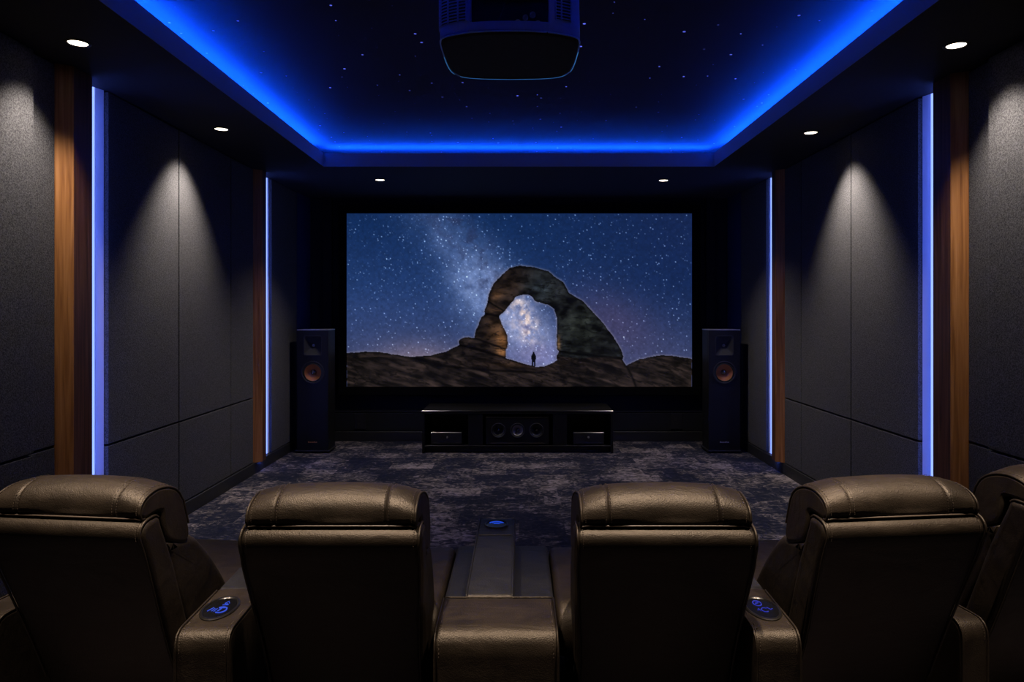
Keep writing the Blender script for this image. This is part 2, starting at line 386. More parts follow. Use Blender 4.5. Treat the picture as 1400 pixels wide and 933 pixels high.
for s, side, dy in ((-1, 'left', 0), (1, 'right', .11)):
    downlight(s*2.295, 3.73+dy*.3, 74, 'nearest lit downlight in the soffit over the %s wall' % side, tilt=-s*.27)
    downlight(s*2.28, 5.49+dy, 138, 'second lit downlight in the soffit halfway along the %s wall' % side, tilt=-s*.27)
    downlight(s*1.475 + (0 if s < 0 else .065), 7.61+(0 if s < 0 else .03), 125, 'small far downlight in the soffit %s of the screen top' % ('left' if s < 0 else 'right'), 104, 1.0, pitch=-.20)
    downlight((-.65, .55)[s > 0], 1.96, 330, 'downlight above the middle seats %s of centre' % side, 52, 1.0, (1.0, .80, .62), pitch=.17)
    downlight((-1.72, 1.52)[s > 0], 2.03, 330, 'downlight above the outer seats on the %s side' % side, 52, 1.0, (1.0, .80, .62), pitch=.17)

# ------------------------------------------------------------------ projection screen
def vnoise(x, y, seed):
    xi = np.floor(x).astype(np.int64); yi = np.floor(y).astype(np.int64); xf = x-xi; yf = y-yi
    def h(a, b):
        n = (a*374761393 + b*668265263 + seed*982451653) & 0x7fffffff
        n = ((n ^ (n >> 13))*1274126177) & 0x7fffffff
        return ((n ^ (n >> 16)) & 0xffff)/65535.0
    u = xf*xf*(3-2*xf); v = yf*yf*(3-2*yf)
    return (h(xi, yi)*(1-u)+h(xi+1, yi)*u)*(1-v) + (h(xi, yi+1)*(1-u)+h(xi+1, yi+1)*u)*v
def fbm(x, y, seed, o=5):
    s = 0; a = .5; t = 0
    for k in range(o):
        s = s+a*vnoise(x*2**k+k*17.3, y*2**k-k*9.1, seed+k); t += a; a *= .55
    return s/t
def inside(px, py, poly):
    c = np.zeros(px.shape, bool); n = len(poly)
    for i in range(n):
        x0, y0 = poly[i]; x1, y1 = poly[i-1]
        if y0 == y1: continue
        c ^= ((y0 > py) != (y1 > py)) & (px < (x1-x0)*(py-y0)/(y1-y0)+x0)
    return c
def dist(px, py, poly):
    d = np.full(px.shape, 1e9)
    for i in range(len(poly)-1):
        x0, y0 = poly[i]; x1, y1 = poly[i+1]
        ex, ey = x1-x0, y1-y0; t = np.clip(((px-x0)*ex+(py-y0)*ey)/(ex*ex+ey*ey+1e-9), 0, 1)
        d = np.minimum(d, np.hypot(px-x0-t*ex, py-y0-t*ey))
    return d
def s2l(c): c = np.clip(c, 0, 255)/255.0; return np.where(c <= .04045, c/12.92, ((c+.055)/1.055)**2.4)
def gauss(px, py, x, y, sx, sy, ang=0):
    ca, sa = math.cos(ang), math.sin(ang); dx = px-x; dy = py-y
    return np.exp(-(((dx*ca+dy*sa)/sx)**2+((-dx*sa+dy*ca)/sy)**2))
def mixc(a, b, t): return a*(1-t[..., None])+np.array(b, float)*t[..., None]

def night_picture(nx, ny):
    X, Y = np.meshgrid(np.linspace(474, 946, nx), np.linspace(292, 529, ny))
    rng = np.random.default_rng(11)
    u = (X-474)/472; v = (Y-292)/237
    c = np.zeros(X.shape+(3,))
    c[:] = (17, 42, 86)
    c = mixc(c, (38, 62, 112), np.clip((v-.05)/.5, 0, 1)*np.clip(1.1-u*.9, 0, 1))
    c = mixc(c, (22, 36, 76), np.clip(u-.45, 0, .5)*1.5*np.clip(1-v*.6, 0, 1))
    c = mixc(c, (60, 68, 106), np.clip((v-.38)/.45, 0, 1)**1.5*.95)
    c = mixc(c, (82, 68, 100), .55*gauss(X, Y, 838, 440, 70, 40, .5))
    c = mixc(c, (128, 112, 128), .8*gauss(X, Y, 568, 495, 60, 26))
    n = fbm(X/26, Y/26, 3); n2 = fbm(X/7, Y/7, 5)
    # galaxy band from upper left down through the opening
    bx = 590+(Y-292)*.78; bd = (X-bx)/44.0
    band = np.exp(-bd**2)*(.45+.95*n)*np.clip(.35+.75*v, 0, 1.1)
    c = mixc(c, (118, 138, 190), np.clip(band*.9, 0, 1))
    c = mixc(c, (124, 146, 196), np.clip(gauss(X, Y, 652, 392, 34, 46, -.3)*(.1+1.1*n2), 0, .8))
    dust = np.clip((fbm(X/15+3, Y/15, 9)-.52)*4, 0, 1)*np.exp(-((bd-.35)/.8)**2)
    c = mixc(c, (36, 44, 78), dust*.7)
    c = mixc(c, (178, 178, 212), np.clip(.8*gauss(X, Y, 714, 440, 27, 52, -.42)*(.35+1.1*n2), 0, 1))
    c = mixc(c, (236, 214, 208), np.clip(1.2*gauss(X, Y, 716, 436, 13, 36, -.42)*np.clip((n2-.38)*3.4, 0, 1), 0, 1))
    c = mixc(c, (92, 88, 128), np.clip(.75*gauss(X, Y, 724, 458, 9, 30, -.4)*np.clip((fbm(X/9, Y/9, 21)-.42)*4, 0, 1), 0, 1))
    c = mixc(c, (105, 98, 146), .55*gauss(X, Y, 738, 488, 46, 20))
    c *= (.86+.28*fbm(X/3.2, Y/3.2, 31, 3))[..., None]
    # stars
    dx = 472/(nx-1); dyp = 237/(ny-1); star = np.zeros(X.shape)
    for k in range(6000):
        sx, sy = rng.uniform(475, 945), rng.uniform(293, 500)
        b = 8+150*rng.random()**7.5 + (30 if abs((sx-590-(sy-292)*.78)/60) < 1 else 0)*rng.random()
        r = .46+.30*(b/180)
        i, j = int((sy-292)/dyp), int((sx-474)/dx)
        a0, a1, b0, b1 = max(i-3, 0), min(i+4, ny), max(j-3, 0), min(j+4, nx)
        star[a0:a1, b0:b1] += b*np.exp(-((X[a0:a1, b0:b1]-sx)**2+(Y[a0:a1, b0:b1]-sy)**2)/(r*r))
    c += star[..., None]*np.array([.86, .95, 1.08])
    # land
    land = [(474, 483), (498, 481), (520, 482), (553, 487), (562, 488.5), (590, 486), (612, 480), (617, 477), (628, 472), (627, 466), (633, 462), (640, 461), (648, 463), (651, 451), (658, 434), (663, 430), (662, 426), (666, 415), (667.5, 404), (674, 389), (686, 376), (696.5, 367), (711.5, 363.5), (726.5, 365), (750, 371), (758.6, 378.6), (770, 386), (778, 401), (797, 412), (812, 428), (827, 445), (839, 461), (848.6, 477), (852, 488), (851, 492), (856, 500), (873, 492), (900, 486), (920, 487), (946, 491), (946, 535), (474, 535)]
    hole = [(717, 403), (724, 403.7), (728.6, 407.5), (731, 412), (750, 417), (757.5, 422.5), (761, 434), (762, 447), (761, 460), (761, 477), (764, 481), (761, 488), (762, 493), (752, 498), (743.6, 501), (733, 502), (716, 497.5), (701, 493), (692, 490), (691, 479), (694, 475), (694, 460), (689, 449), (684.7, 439.7), (682.5, 432), (690, 426), (694, 420), (700.7, 413), (705, 406.5), (711.5, 404)]
    jx = X+1.6*(fbm(X/5, Y/5, 41, 3)-.5); jy = Y+1.6*(fbm(X/5+9, Y/5, 42, 3)-.5)
    rock = inside(jx, jy, land) & ~inside(jx, jy, hole)
    edge = np.minimum(dist(X, Y, land[:40]), dist(X, Y, hole+hole[:1]))
    c = mixc(c, (126, 122, 140), .5*np.exp(-(edge/1.6)**2)*(~rock))
    st = np.where(Y > 489, fbm(X/34+.5*fbm(X/20, Y/20, 50), Y/5.2, 51), fbm(X/15+1.5*fbm(X/20, Y/20, 50), Y/8, 51)); bl = fbm(X/13, Y/10, 55)
    ra = (X+.42*Y); rb = (Y-.30*X)+9*fbm(X/60, Y/60, 80); gs = fbm(ra/30, rb/4.6, 81); gc = np.clip(1-np.abs(fbm(ra/36, rb/9, 83)-.5)*24, 0, 1)
    k = np.zeros(X.shape+(3,)); k[:] = (31, 25, 23)
    ground = Y > 489+5*(fbm(X/40, Y*0, 60)-.5)
    arch = (X > 648) & (X < 856) & ~ground
    k = mixc(k, (27, 29, 31), 1.0*arch*np.clip((X-705)/30, 0, 1))
    k = mixc(k, (42, 50, 56), .8*gauss(X, Y, 735, 395, 18, 14)*arch)
    k = mixc(k, (45, 50, 42), .6*gauss(X, Y, 795, 452, 26, 34)*arch)
    k = mixc(k, (46, 37, 35), .8*ground)
    t = np.where(ground, (gs-.5)*1.9+(bl-.5)*.9, (st-.5)*1.7+(bl-.5)*1.2)
    crack = np.clip(1-np.abs(fbm(X/24+.8*bl, Y/7, 71)-.5)*26, 0, 1)
    k *= np.clip(1+1.5*t, .3, 2.3)[..., None]
    k *= (1-np.where(ground, .7*gc, .6*crack))[..., None]
    k *= np.where(ground, .70, .85)[..., None]
    for ln in ([(851, 492), (858, 503), (864, 515), (870, 530)], [(562, 488.5), (575, 492), (600, 500)], [(628, 472), (650, 476), (690, 489), (715, 499)], [(600, 500), (660, 506), (740, 510)]):
        k *= (1-.7*np.exp(-(dist(X, Y, ln)/1.5)**2))[..., None]
    warm = 1.15*gauss(X, Y, 687, 468, 10, 20, -.15)+.3*gauss(X, Y, 672, 452, 10, 20)+.55*gauss(X, Y, 679, 404, 10, 7, -.5)+.14*gauss(X, Y, 700, 392, 18, 12)+.5*gauss(X, Y, 688, 482, 12, 6)+.35*gauss(X, Y, 678, 424, 10, 5)
    warm = warm*(~ground) + ground*.28*gauss(X, Y, 700, 498, 45, 6)
    warm += .9*gauss(X, Y, 763.5, 470, 3, 10)
    k = k + np.clip(warm*(.55+.9*(st-.2))*np.where(crack > .5, .5, 1), 0, 1.3)[..., None]*np.array([104, 68, 36.0])
    k *= (1-.45*np.exp(-(edge/2.2)**2))[..., None]
    for (x0, y0, x1, y1, w) in ((664, 429, 684, 433, 1.4), (650, 463, 692, 478, 1.2), (763, 481, 851, 491, 1.5), (690, 426, 668, 413, 1.1), (628, 472, 690, 489, 1.3)):
        d = dist(X, Y, [(x0, y0), (x1, y1)]); k *= (1-.75*np.exp(-(d/w)**2))[..., None]
    c = np.where(rock[..., None], k, c)
    # the tiny standing figure
    fig = inside(X, Y, [(728.6, 481.5), (730.6, 481.5), (731.2, 484), (732.6, 486.5), (733, 491.5), (731.8, 492), (732, 501.5), (730.3, 501.5), (729.6, 495.5), (728.8, 501.5), (727, 501.5), (727.3, 492), (726.2, 491.5), (726.6, 486.5), (728, 484)])
    c[fig] = (8, 8, 14)
    fade = np.minimum(np.minimum(X-474, 946-X), np.minimum(Y-292, 529-Y))
    return s2l(c)*1.0

YS = 8.775
K = YS/F
sx0, sx1 = (474-709.5)*K, (946-709.5)*K; sz0, sz1 = H+(426-529)*K, H+(426-292)*K
scx, scz = (sx0+sx1)/2, sz0
t = thing('projection_screen', 'wide projection screen showing a stone arch under a starry night sky, in a black frame', 'screen', (scx, YS, sz0-.1))
w2 = (sx1-sx0)/2; hh = sz1-sz0; bz = .1; fw = .098
mf = MB()
mf.box(-w2-fw, w2+fw, -.03, .06, bz-fw, bz, .006, 2); mf.box(-w2-fw, w2+fw, -.03, .06, bz+hh, bz+hh+fw, .006, 2)
mf.box(-w2-fw, -w2, -.03, .06, bz, bz+hh, .006, 2); mf.box(w2, w2+fw, -.03, .06, bz, bz+hh, .006, 2)
mf.build('frame', M['velvet'], t, 40)
nx, ny = 640, 322
colr = night_picture(nx, ny)
gx, gz = np.meshgrid(np.linspace(-w2, w2, nx), np.linspace(bz+hh, bz, ny))
V = np.stack([gx, np.full(gx.shape, .002), gz], -1).reshape(-1, 3)
idx = np.arange(nx*ny).reshape(ny, nx)
Q = np.stack([idx[:-1, :-1], idx[1:, :-1], idx[1:, 1:], idx[:-1, 1:]], -1).reshape(-1, 4)
me = bpy.data.meshes.new('picture'); me.vertices.add(len(V)); me.vertices.foreach_set('co', V.ravel())
me.loops.add(Q.size); me.loops.foreach_set('vertex_index', Q.ravel().astype(np.int32))
me.polygons.add(len(Q)); me.polygons.foreach_set('loop_start', np.arange(0, Q.size, 4, dtype=np.int32)); me.polygons.foreach_set('loop_total', np.full(len(Q), 4, dtype=np.int32))
me.update(calc_edges=True)
at = me.color_attributes.new('Picture', 'FLOAT_COLOR', 'POINT')
at.data.foreach_set('color', np.concatenate([colr.reshape(-1, 3), np.ones((nx*ny, 1))], 1).astype(np.float32).ravel())
pm, N, L, b = nm('screen_picture'); ca = N.new('ShaderNodeVertexColor'); ca.layer_name = 'Picture'
b.inputs['Base Color'].default_value = (.02, .02, .02, 1); b.inputs['Specular IOR Level'].default_value = 0; b.inputs['Roughness'].default_value = .9
L.new(ca.outputs['Color'], b.inputs['Emission Color']); b.inputs['Emission Strength'].default_value = 1.0
pm.cycles.emission_sampling = 'NONE'
me.materials.append(pm)
po = bpy.data.objects.new('picture', me); COL.objects.link(po); po.parent = t; po['label'] = 'lit night picture of a stone arch and galaxy'

# ------------------------------------------------------------------ loudspeakers
def carve(box, cutters):
    """a box with holes cut right through it; returns a bmesh builder"""
    def tmp(mb):
        mb2 = bpy.data.meshes.new('tmp'); bmesh.ops.recalc_face_normals(mb.bm, faces=mb.bm.faces); mb.bm.to_mesh(mb2); mb.bm.free()
        o = bpy.data.objects.new('tmp', mb2); COL.objects.link(o); return o
    a = tmp(box); cs = [tmp(c) for c in cutters]
    for c in cs:
        md = a.modifiers.new('b', 'BOOLEAN'); md.operation = 'DIFFERENCE'; md.solver = 'EXACT'; md.object = c
    bpy.context.view_layer.update(); dg = bpy.context.evaluated_depsgraph_get()
    me = bpy.data.meshes.new_from_object(a.evaluated_get(dg))
    r = MB(); r.bm.from_mesh(me)
    for o in [a]+cs: bpy.data.objects.remove(o)
    bpy.data.meshes.remove(me)
    return r
RX = Matrix.Rotation(PI/2, 4, 'X')          # lathe axis z -> -y (towards the camera)
def at_(x, y, z): return Matrix.Translation((x, y, z)) @ RX
def driver(root, x, z, y, R, rc, cone_mat, name='woofer'):
    w = MB().lathe([(R, -.001), (R, .006), (R*.93, .009), (R*.86, .006), (R*.82, .001), (R*.80, -.004)], 48, at_(x, y, z), False).build(name, M['rubber'], root, 40)
    MB().lathe([(R*.825, .000), (R*.79, .006), (R*.745, .006), (R*.72, -.001), (R*.71, -.006)], 48, at_(x, y, z), False).build('surround', M['rubber'], w, 60)
    MB().lathe([(R*.715, -.003), (R*.55, -.014), (R*.40, -.024), (R*.27, -.032), (R*.26, -.036)], 48, at_(x, y, z), False).build('cone', cone_mat, w, 60)
    MB().lathe([(R*.262, -.033), (R*.24, -.022), (R*.17, -.014), (R*.09, -.0105), (.0005, -.0095)], 32, at_(x, y, z)).build('dust_cap', M['chrome'], w, 60)
    return w
KS = 8.08/F
def tower(label, cx, badge):
    W, Hh, D = .178, 1.385, .29
    t = thing('tower_speaker', label, 'loudspeaker', (cx, 8.08, 0), 0, 'floor standing tower speakers')
    MB().box(-W, W, .045, D, .035, Hh, .008, 2).build('cabinet', M['cabinet'], t, 40)
    hz = 1.6-(473-426)*KS; wz = 1.6-(509.7-426)*KS; R = .131
    bf = carve(MB().box(-W, W, .001, .0445, .035, Hh-.004, .005, 2),
               [MB().box(-.098, .098, -.02, .08, hz-.108, hz+.108), MB().lathe([(R*.86, -.09), (R*.86, .06)], 48, at_(0, 0, wz))])
    bf.build('front_baffle', M['cabinet'], t, 30)
    MB().box(-W-.001, W+.001, -.002, D, Hh, Hh+.012, .003, 2).build('top_trim', M['silver'], t, 30)['label'] = 'thin metallic top edge'
    # horn with its tweeter
    rings = []
    for (hx, hzz, y, p) in ((.105, .115, -.003, 14), (.098, .107, -.004, 14), (.080, .088, .008, 8), (.055, .058, .024, 5), (.030, .030, .036, 3), (.020, .020, .040, 2)):
        ring = []
        for k in range(40):
            a = 2*PI*(k+.5)/40; ca, sa = math.cos(a), math.sin(a)
            r = (abs(ca)**p+abs(sa)**p)**(-1/p); ring.append((ca*r*hx, y, hz+sa*r*hzz))
        rings.append(ring)
    hn = MB().loft(rings, caps=False).build('horn', M['rubber'], t, 35)
    MB().lathe([(.017, -.0395), (.016, -.031), (.010, -.026), (.0005, -.024)], 24, at_(0, 0, hz)).build('tweeter', M['silver'], hn, 60)
    driver(t, 0, wz, .001, R, .09, M['copper'])
    b = MB(); xs = -.052
    for k, w in enumerate((.010, .007, .011, .007, .010, .009, .008, .011)):      # illegible maker's plate
        b.box(xs, xs+w, -.0035, .0005, .118, .118+(.017 if k in (0, 5) else .012), .001, 1); xs += w+.004
    b.build('badge', badge, t)
    f = MB().box(-W-.012, W+.012, -.008, D+.01, .012, .034, .006, 2).build('plinth', M['black'], t, 30)
    for sx in (-1, 1):
        for yy in (.03, D-.03):
            MB().lathe([(.016, 0), (.016, .008), (.012, .0119)], 20, Matrix.Translation((sx*(W-.02), yy, 0))).build('foot', M['rubber'], f, 30)
tower('black tower speaker with copper cone and copper badge left of the screen', -2.325, M['copperbadge'])
tower('black tower speaker with copper cone and grey badge right of the screen', 2.318, M['silver'])

# ------------------------------------------------------------------ media console and what stands in it
Yc = 8.08
def cxp(px): return (px-709.5)*KS
def czp(py): return H-(py-426)*KS
t = thing('media_console', 'long low black media console with open bays under the screen', 'media console', (cxp(708), Yc, 0))
ox = cxp(708)
L0, L1, D = cxp(577)-ox, cxp(838.5)-ox, .66
zt, zb = czp(562), czp(609.5)
MB().box(L0, L1, 0, D, zt-.035, zt, .003, 2).build('top', M['cabinet'], t, 30)
MB().box(L0+.001, L1-.001, -.0032, .002, zt-.0045, zt+.0006, .0012, 1).build('edge_highlight', M['chrome'], t)['label'] = 'thin bright strip added as the front edge highlight'  # bright strip added to stand for the highlight along the top edge
MB().box(L0+.03, L1-.03, .002, D, zb-.022, zb, .002, 1).build('bottom_shelf', M['cabinet'], t)
MB().box(L0+.04, L1-.04, .06, D-.02, 0, zb-.0225, .002, 1).build('plinth', M['black'], t)
for a, b in ((L0, L0+.0295), (L1-.0295, L1)):
    MB().box(a, b, .001, D, 0, zt-.0355, .002, 1).build('side_panel', M['cabinet'], t)
for a, b in ((cxp(640), cxp(660)), (cxp(756), cxp(775))):
    MB().box(a-ox, b-ox, .004, D-.03, zb+.0005, zt-.0355, .003, 1).build('divider', M['cabinet'], t)
MB().box(L0+.03, L1-.03, D-.02, D-.001, zb+.0005, zt-.0355).build('back_panel', M['black'], t)
# centre speaker
c0, c1 = cxp(664.5), cxp(750.5); cm = (c0+c1)/2; hw = (c1-c0)/2; chh = czp(571.5)-(zb+.012)
t = thing('centre_speaker', 'black centre speaker with three round cones inside the middle console bay', 'loudspeaker', (cm, Yc+.008, zb+.001))
R = .083; zc = chh*.52+.012
holes = [MB().lathe([(R*.86, -.09), (R*.86, .06)], 40, at_(dx, 0, zc)) for dx in (-.215, 0, .215)]
MB().box(-hw, hw, .045, .30, .011, chh+.011, .005, 2).build('cabinet', M['cabinet'], t, 30)
carve(MB().box(-hw, hw, .001, .0445, .011, chh+.010, .004, 2), holes).build('front_baffle', M['cabinet'], t, 30)
MB().box(-hw-.001, hw+.001, -.003, .02, chh+.011, chh+.017, .001, 1).build('top_trim', M['chrome'], t)
MB().box(-hw*.86, hw*.86, -.004, .001, .022, .028, .001, 1).build('bottom_trim', M['chrome'], t)
for dx, mt, n in ((-.215, M['rubber'], 'woofer'), (0, M['greycone'], 'midrange'), (.215, M['rubber'], 'woofer')):
    w = driver(t, dx, zc, .001, R, .06, mt, n)
    if dx == 0: w['label'] = 'silvery middle cone'
for x in (-hw*.9, hw*.9):
    MB().box(x-.03, x+.03, .03, .27, 0, .0105, .002, 1).build('foot', M['rubber'], t)
def player(label, p0, p1, knob):
    a, b = cxp(p0), cxp(p1); cm = (a+b)/2; w = (b-a)/2; h = czp(592)-zb
    t = thing('media_player', label, 'media player', (cm, Yc+.016, zb+.001), 0, 'slim black boxes on the console shelf')
    MB().box(-w, w, .012, .32, .011, h, .003, 2).build('case', M['cabinet'], t, 30)
    MB().box(-w, w, 0, .0115, .011, h-.005, .002, 1).build('faceplate', M['black'], t, 30)
    MB().box(-w, w, 0, .011, h-.0045, h, .001, 1).build('top_edge', M['chrome'], t)
    MB().lathe([(.011, -.001), (.011, .010), (.009, .013), (.0005, .0135)], 24, at_(knob, 0, h*.62)).build('knob', M['silver'], t, 40)
    for q in (-w*.72, w*.72): MB().box(q-.02, q+.02, -.002, .0, .018, .03, .001, 1).build('button', M['rubber'], t)
    for q in (-w*.8, w*.8):
        for yy in (.04, .28): MB().lathe([(.014, 0), (.014, .0105)], 20, Matrix.Translation((q, yy, 0))).build('foot', M['rubber'], t, 40)
player('slim black media player on the shelf in the console bay left of the centre speaker', 589, 631, .012)
player('slim black media player on the shelf in the console bay right of the centre speaker', 784, 826, -.002)
# low wall plates
for s, lab in ((-1, 'left'), (1, 'right')):
    a, b = ((484.5-709.5)*8.84/F, (500-709.5)*8.84/F) if s < 0 else ((917-709.5)*8.84/F, (933-709.5)*8.84/F)
    t = thing('wall_outlet_plate', 'small dark outlet plate low on the front wall between %s tower speaker and console' % lab, 'outlet plate', ((a+b)/2, YF-.018, .15), 0, 'dark outlet plates on the front wall')
    w = (b-a)/2
    MB().box(-w, w, -.012, -.0005, 0, .19, .004, 2).build('plate', M['black'], t, 30)
    for zz in (.05, .115): MB().lathe([(.020, -.001), (.020, .002), (.016, .003), (.0005, .001)], 20, at_(0, -.012, zz)).build('socket', M['rubber'], t, 40)

# ------------------------------------------------------------------ projector
def projector():
    PX, PY = -.034, 2.885
    zb = 2.615
    t = thing('projector', 'dark rounded projector hanging from the ceiling, seen from behind and below', 'projector', (PX, PY, zb))
    half = [(0, -.285), (.07, -.283), (.1449, -.272), (.145, -.272), (.19, -.255), (.235, -.232), (.258, -.205), (.266, -.16), (.266, -.05), (.262, .07), (.252, .155), (.228, .205), (.19, .232), (.12, .247), (0, .252)]
    full = half + [(-x, y) for x, y in half[-2:0:-1]]
    def ring(z, k, notch=0.0):
        r = []
        for x, y in full:
            if notch and abs(x) < .14495 and y < 0: r.append((x*k, -.272*k+notch, z))
            else: r.append((x*k, y*k, z))
        return r
    m = MB()
    lv = [(0.004, .985, 0), (.010, 1.0, 0), (.040, 1.0, 0), (.0402, 1.0, .075), (.225, .985, .075), (.2252, .985, 0), (.245, .97, 0), (.262, .90, 0)]
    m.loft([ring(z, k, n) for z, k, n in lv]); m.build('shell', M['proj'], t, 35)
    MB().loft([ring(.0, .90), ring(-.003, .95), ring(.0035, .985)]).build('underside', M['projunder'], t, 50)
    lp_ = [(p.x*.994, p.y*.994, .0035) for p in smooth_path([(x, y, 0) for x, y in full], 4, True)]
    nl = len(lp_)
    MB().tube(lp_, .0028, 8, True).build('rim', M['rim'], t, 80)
    for a0, a1, nmm in ((.385, .615, 'far'), (.285, .372, 'side'), (.628, .715, 'side')):
        MB().tube([(x*1.004, y*1.004, .0015) for x, y, z in lp_[int(a0*nl):int(a1*nl)]], .0016, 6).build('rim_glow', M['rimglow'], t, 80)
    # side grilles: slats that follow the shell
    path = smooth_path([(.158, -.268, 0), (.19, -.2565, 0), (.236, -.2335, 0), (.2595, -.206, 0), (.2675, -.16, 0), (.2675, -.12, 0)], 5)
    g = MB()
    for k in range(15):
        z = .055+k*.0115; g.tube([(-p.x, p.y, z) for p in path], .0030, 6)
    for i in (0, 5, 9, 14): g.tube([(-path[i].x, path[i].y, .048), (-path[i].x, path[i].y, .222)], .0042, 6)
    g.build('side_grille', M['proj'], t, 60)['label'] = 'wrap around grille of thin slats'
    # two slotted grilles on the other corner
    pr = smooth_path([(.168, -.2655, 0), (.19, -.2565, 0), (.226, -.2385, 0)], 6)
    bk = MB(); bk.loft([[(p.x, p.y-.0008, .055) for p in pr], [(p.x, p.y-.0008, .215) for p in pr]], caps=False, closed=False)
    bk = bk.build('vent_backing', M['projunder'], t)
    g = MB()
    for i in (0, 6, 12): g.tube([(pr[i].x, pr[i].y-.002, .052), (pr[i].x, pr[i].y-.002, .218)], .003, 6)
    for k in range(14):
        z = .060+k*.0115; g.tube([(p.x, p.y-.002, z) for p in pr], .0022, 6)
    g.build('slotted_vent', M['proj'], t, 60)
    bb = MB(); bb.loft([[(-p.x, p.y-.0005, .049) for p in path], [(-p.x, p.y-.0005, .221) for p in path]], caps=False, closed=False)
    bb.build('grille_backing', M['projunder'], t)
    # connector bay
    yb = -.20
    MB().box(-.143, .143, yb+.0025, yb+.0027, .0405, .224).build('connector_bay', M['projunder'], t)
    MB().box(-.118, -.035, yb, yb+.003, .046, .062, .002, 1).build('connector_plate', M['proj'], t)
    MB().lathe([(.003, 0), (.003, .002), (.0005, .0025)], 12, at_(-.102, yb-.0005, .055)).build('status_light', M['statusled'], t)
    for x, z, r in ((.03, .065, .012), (.058, .085, .010), (.085, .095, .011), (.105, .06, .013), (.06, .052, .007)):
        MB().lathe([(r, -.003), (r, .012), (r*.7, .012), (r*.7, .004), (.0005, .004)], 20, at_(x, yb+.004, z)).build('socket', M['socketm'], t, 40)
    MB().tube(smooth_path([(-.045, yb-.003, .063), (-.035, yb-.012, .09), (-.015, yb-.02, .14), (-.005, yb-.01, .20), (.0, yb+.0, .222)], 6), .0022, 8).build('cable', M['rubber'], t, 80)
    # lens on the far side and ceiling mount
    MB().lathe([(.05, -.012), (.05, .02), (.042, .025), (.036, .012), (.0005, .006)], 32, Matrix.Translation((0, .252, .13)) @ Matrix.Rotation(-PI/2, 4, 'X')).build('lens', M['blackg'], t, 40)
    MB().lathe([(.07, ZC-zb-.0005), (.07, ZC-zb-.012), (.026, ZC-zb-.018), (.022, ZC-zb-.03), (.022, .285), (.06, .278), (.06, .2625)], 28).build('ceiling_mount', M['black'], t, 40)
projector()

# ------------------------------------------------------------------ recliners
def inset_loop(loop, d):
    n = len(loop); out = []
    A = sum(loop[i][0]*loop[(i+1) % n][1]-loop[(i+1) % n][0]*loop[i][1] for i in range(n)); sg = 1 if A > 0 else -1
    for i in range(n):
        p0 = Vector(loop[i-1]); p1 = Vector(loop[i]); p2 = Vector(loop[(i+1) % n])
        t = (p2-p0)
        if t.length < 1e-9: out.append(tuple(p1)); continue
        t.normalize(); nn = Vector((-t.y, t.x))*sg
        out.append(tuple(p1+nn*d))
    return out
def stations(w, r, inner, seams=()):
    """x stations with an inset: round ends plus pinched seams"""
    st = []
    for k in range(6):
        a = k/5*PI/2; st.append((-w+r*(1-math.cos(PI/2-a)) if False else -w+r*(1-math.sin(a)), r*(1-math.cos(a)) if False else 0))
    st = [(-w + r*(1-math.cos(a)), r*(1-math.sin(a))) for a in [k/5*PI/2 for k in range(6)]]
    xs = list(np.linspace(-w+r, w-r, inner))[1:-1]
    for x in xs: st.append((x, 0.0))
    for s in seams:
        st = [q for q in st if abs(q[0]-s) > .012]
        st += [(s-.010, 0.0), (s-.004, .0015), (s, .0045), (s+.004, .0015), (s+.010, 0.0)]
    st += [(w-r*(1-math.cos(a)), r*(1-math.sin(a))) for a in [k/5*PI/2 for k in range(6)]]
    return sorted(st, key=lambda q: q[0])
def puff(mb, loop, w, r, inner=12, shape=None, seams=()):
    rings = []
    for x, d in stations(w, r, inner, seams):
        lp = inset_loop(loop, d) if d > 0 else loop
        rings.append([(shape(x, y, z) if shape else (x, y, z)) for y, z in lp])
    return mb.loft(rings)

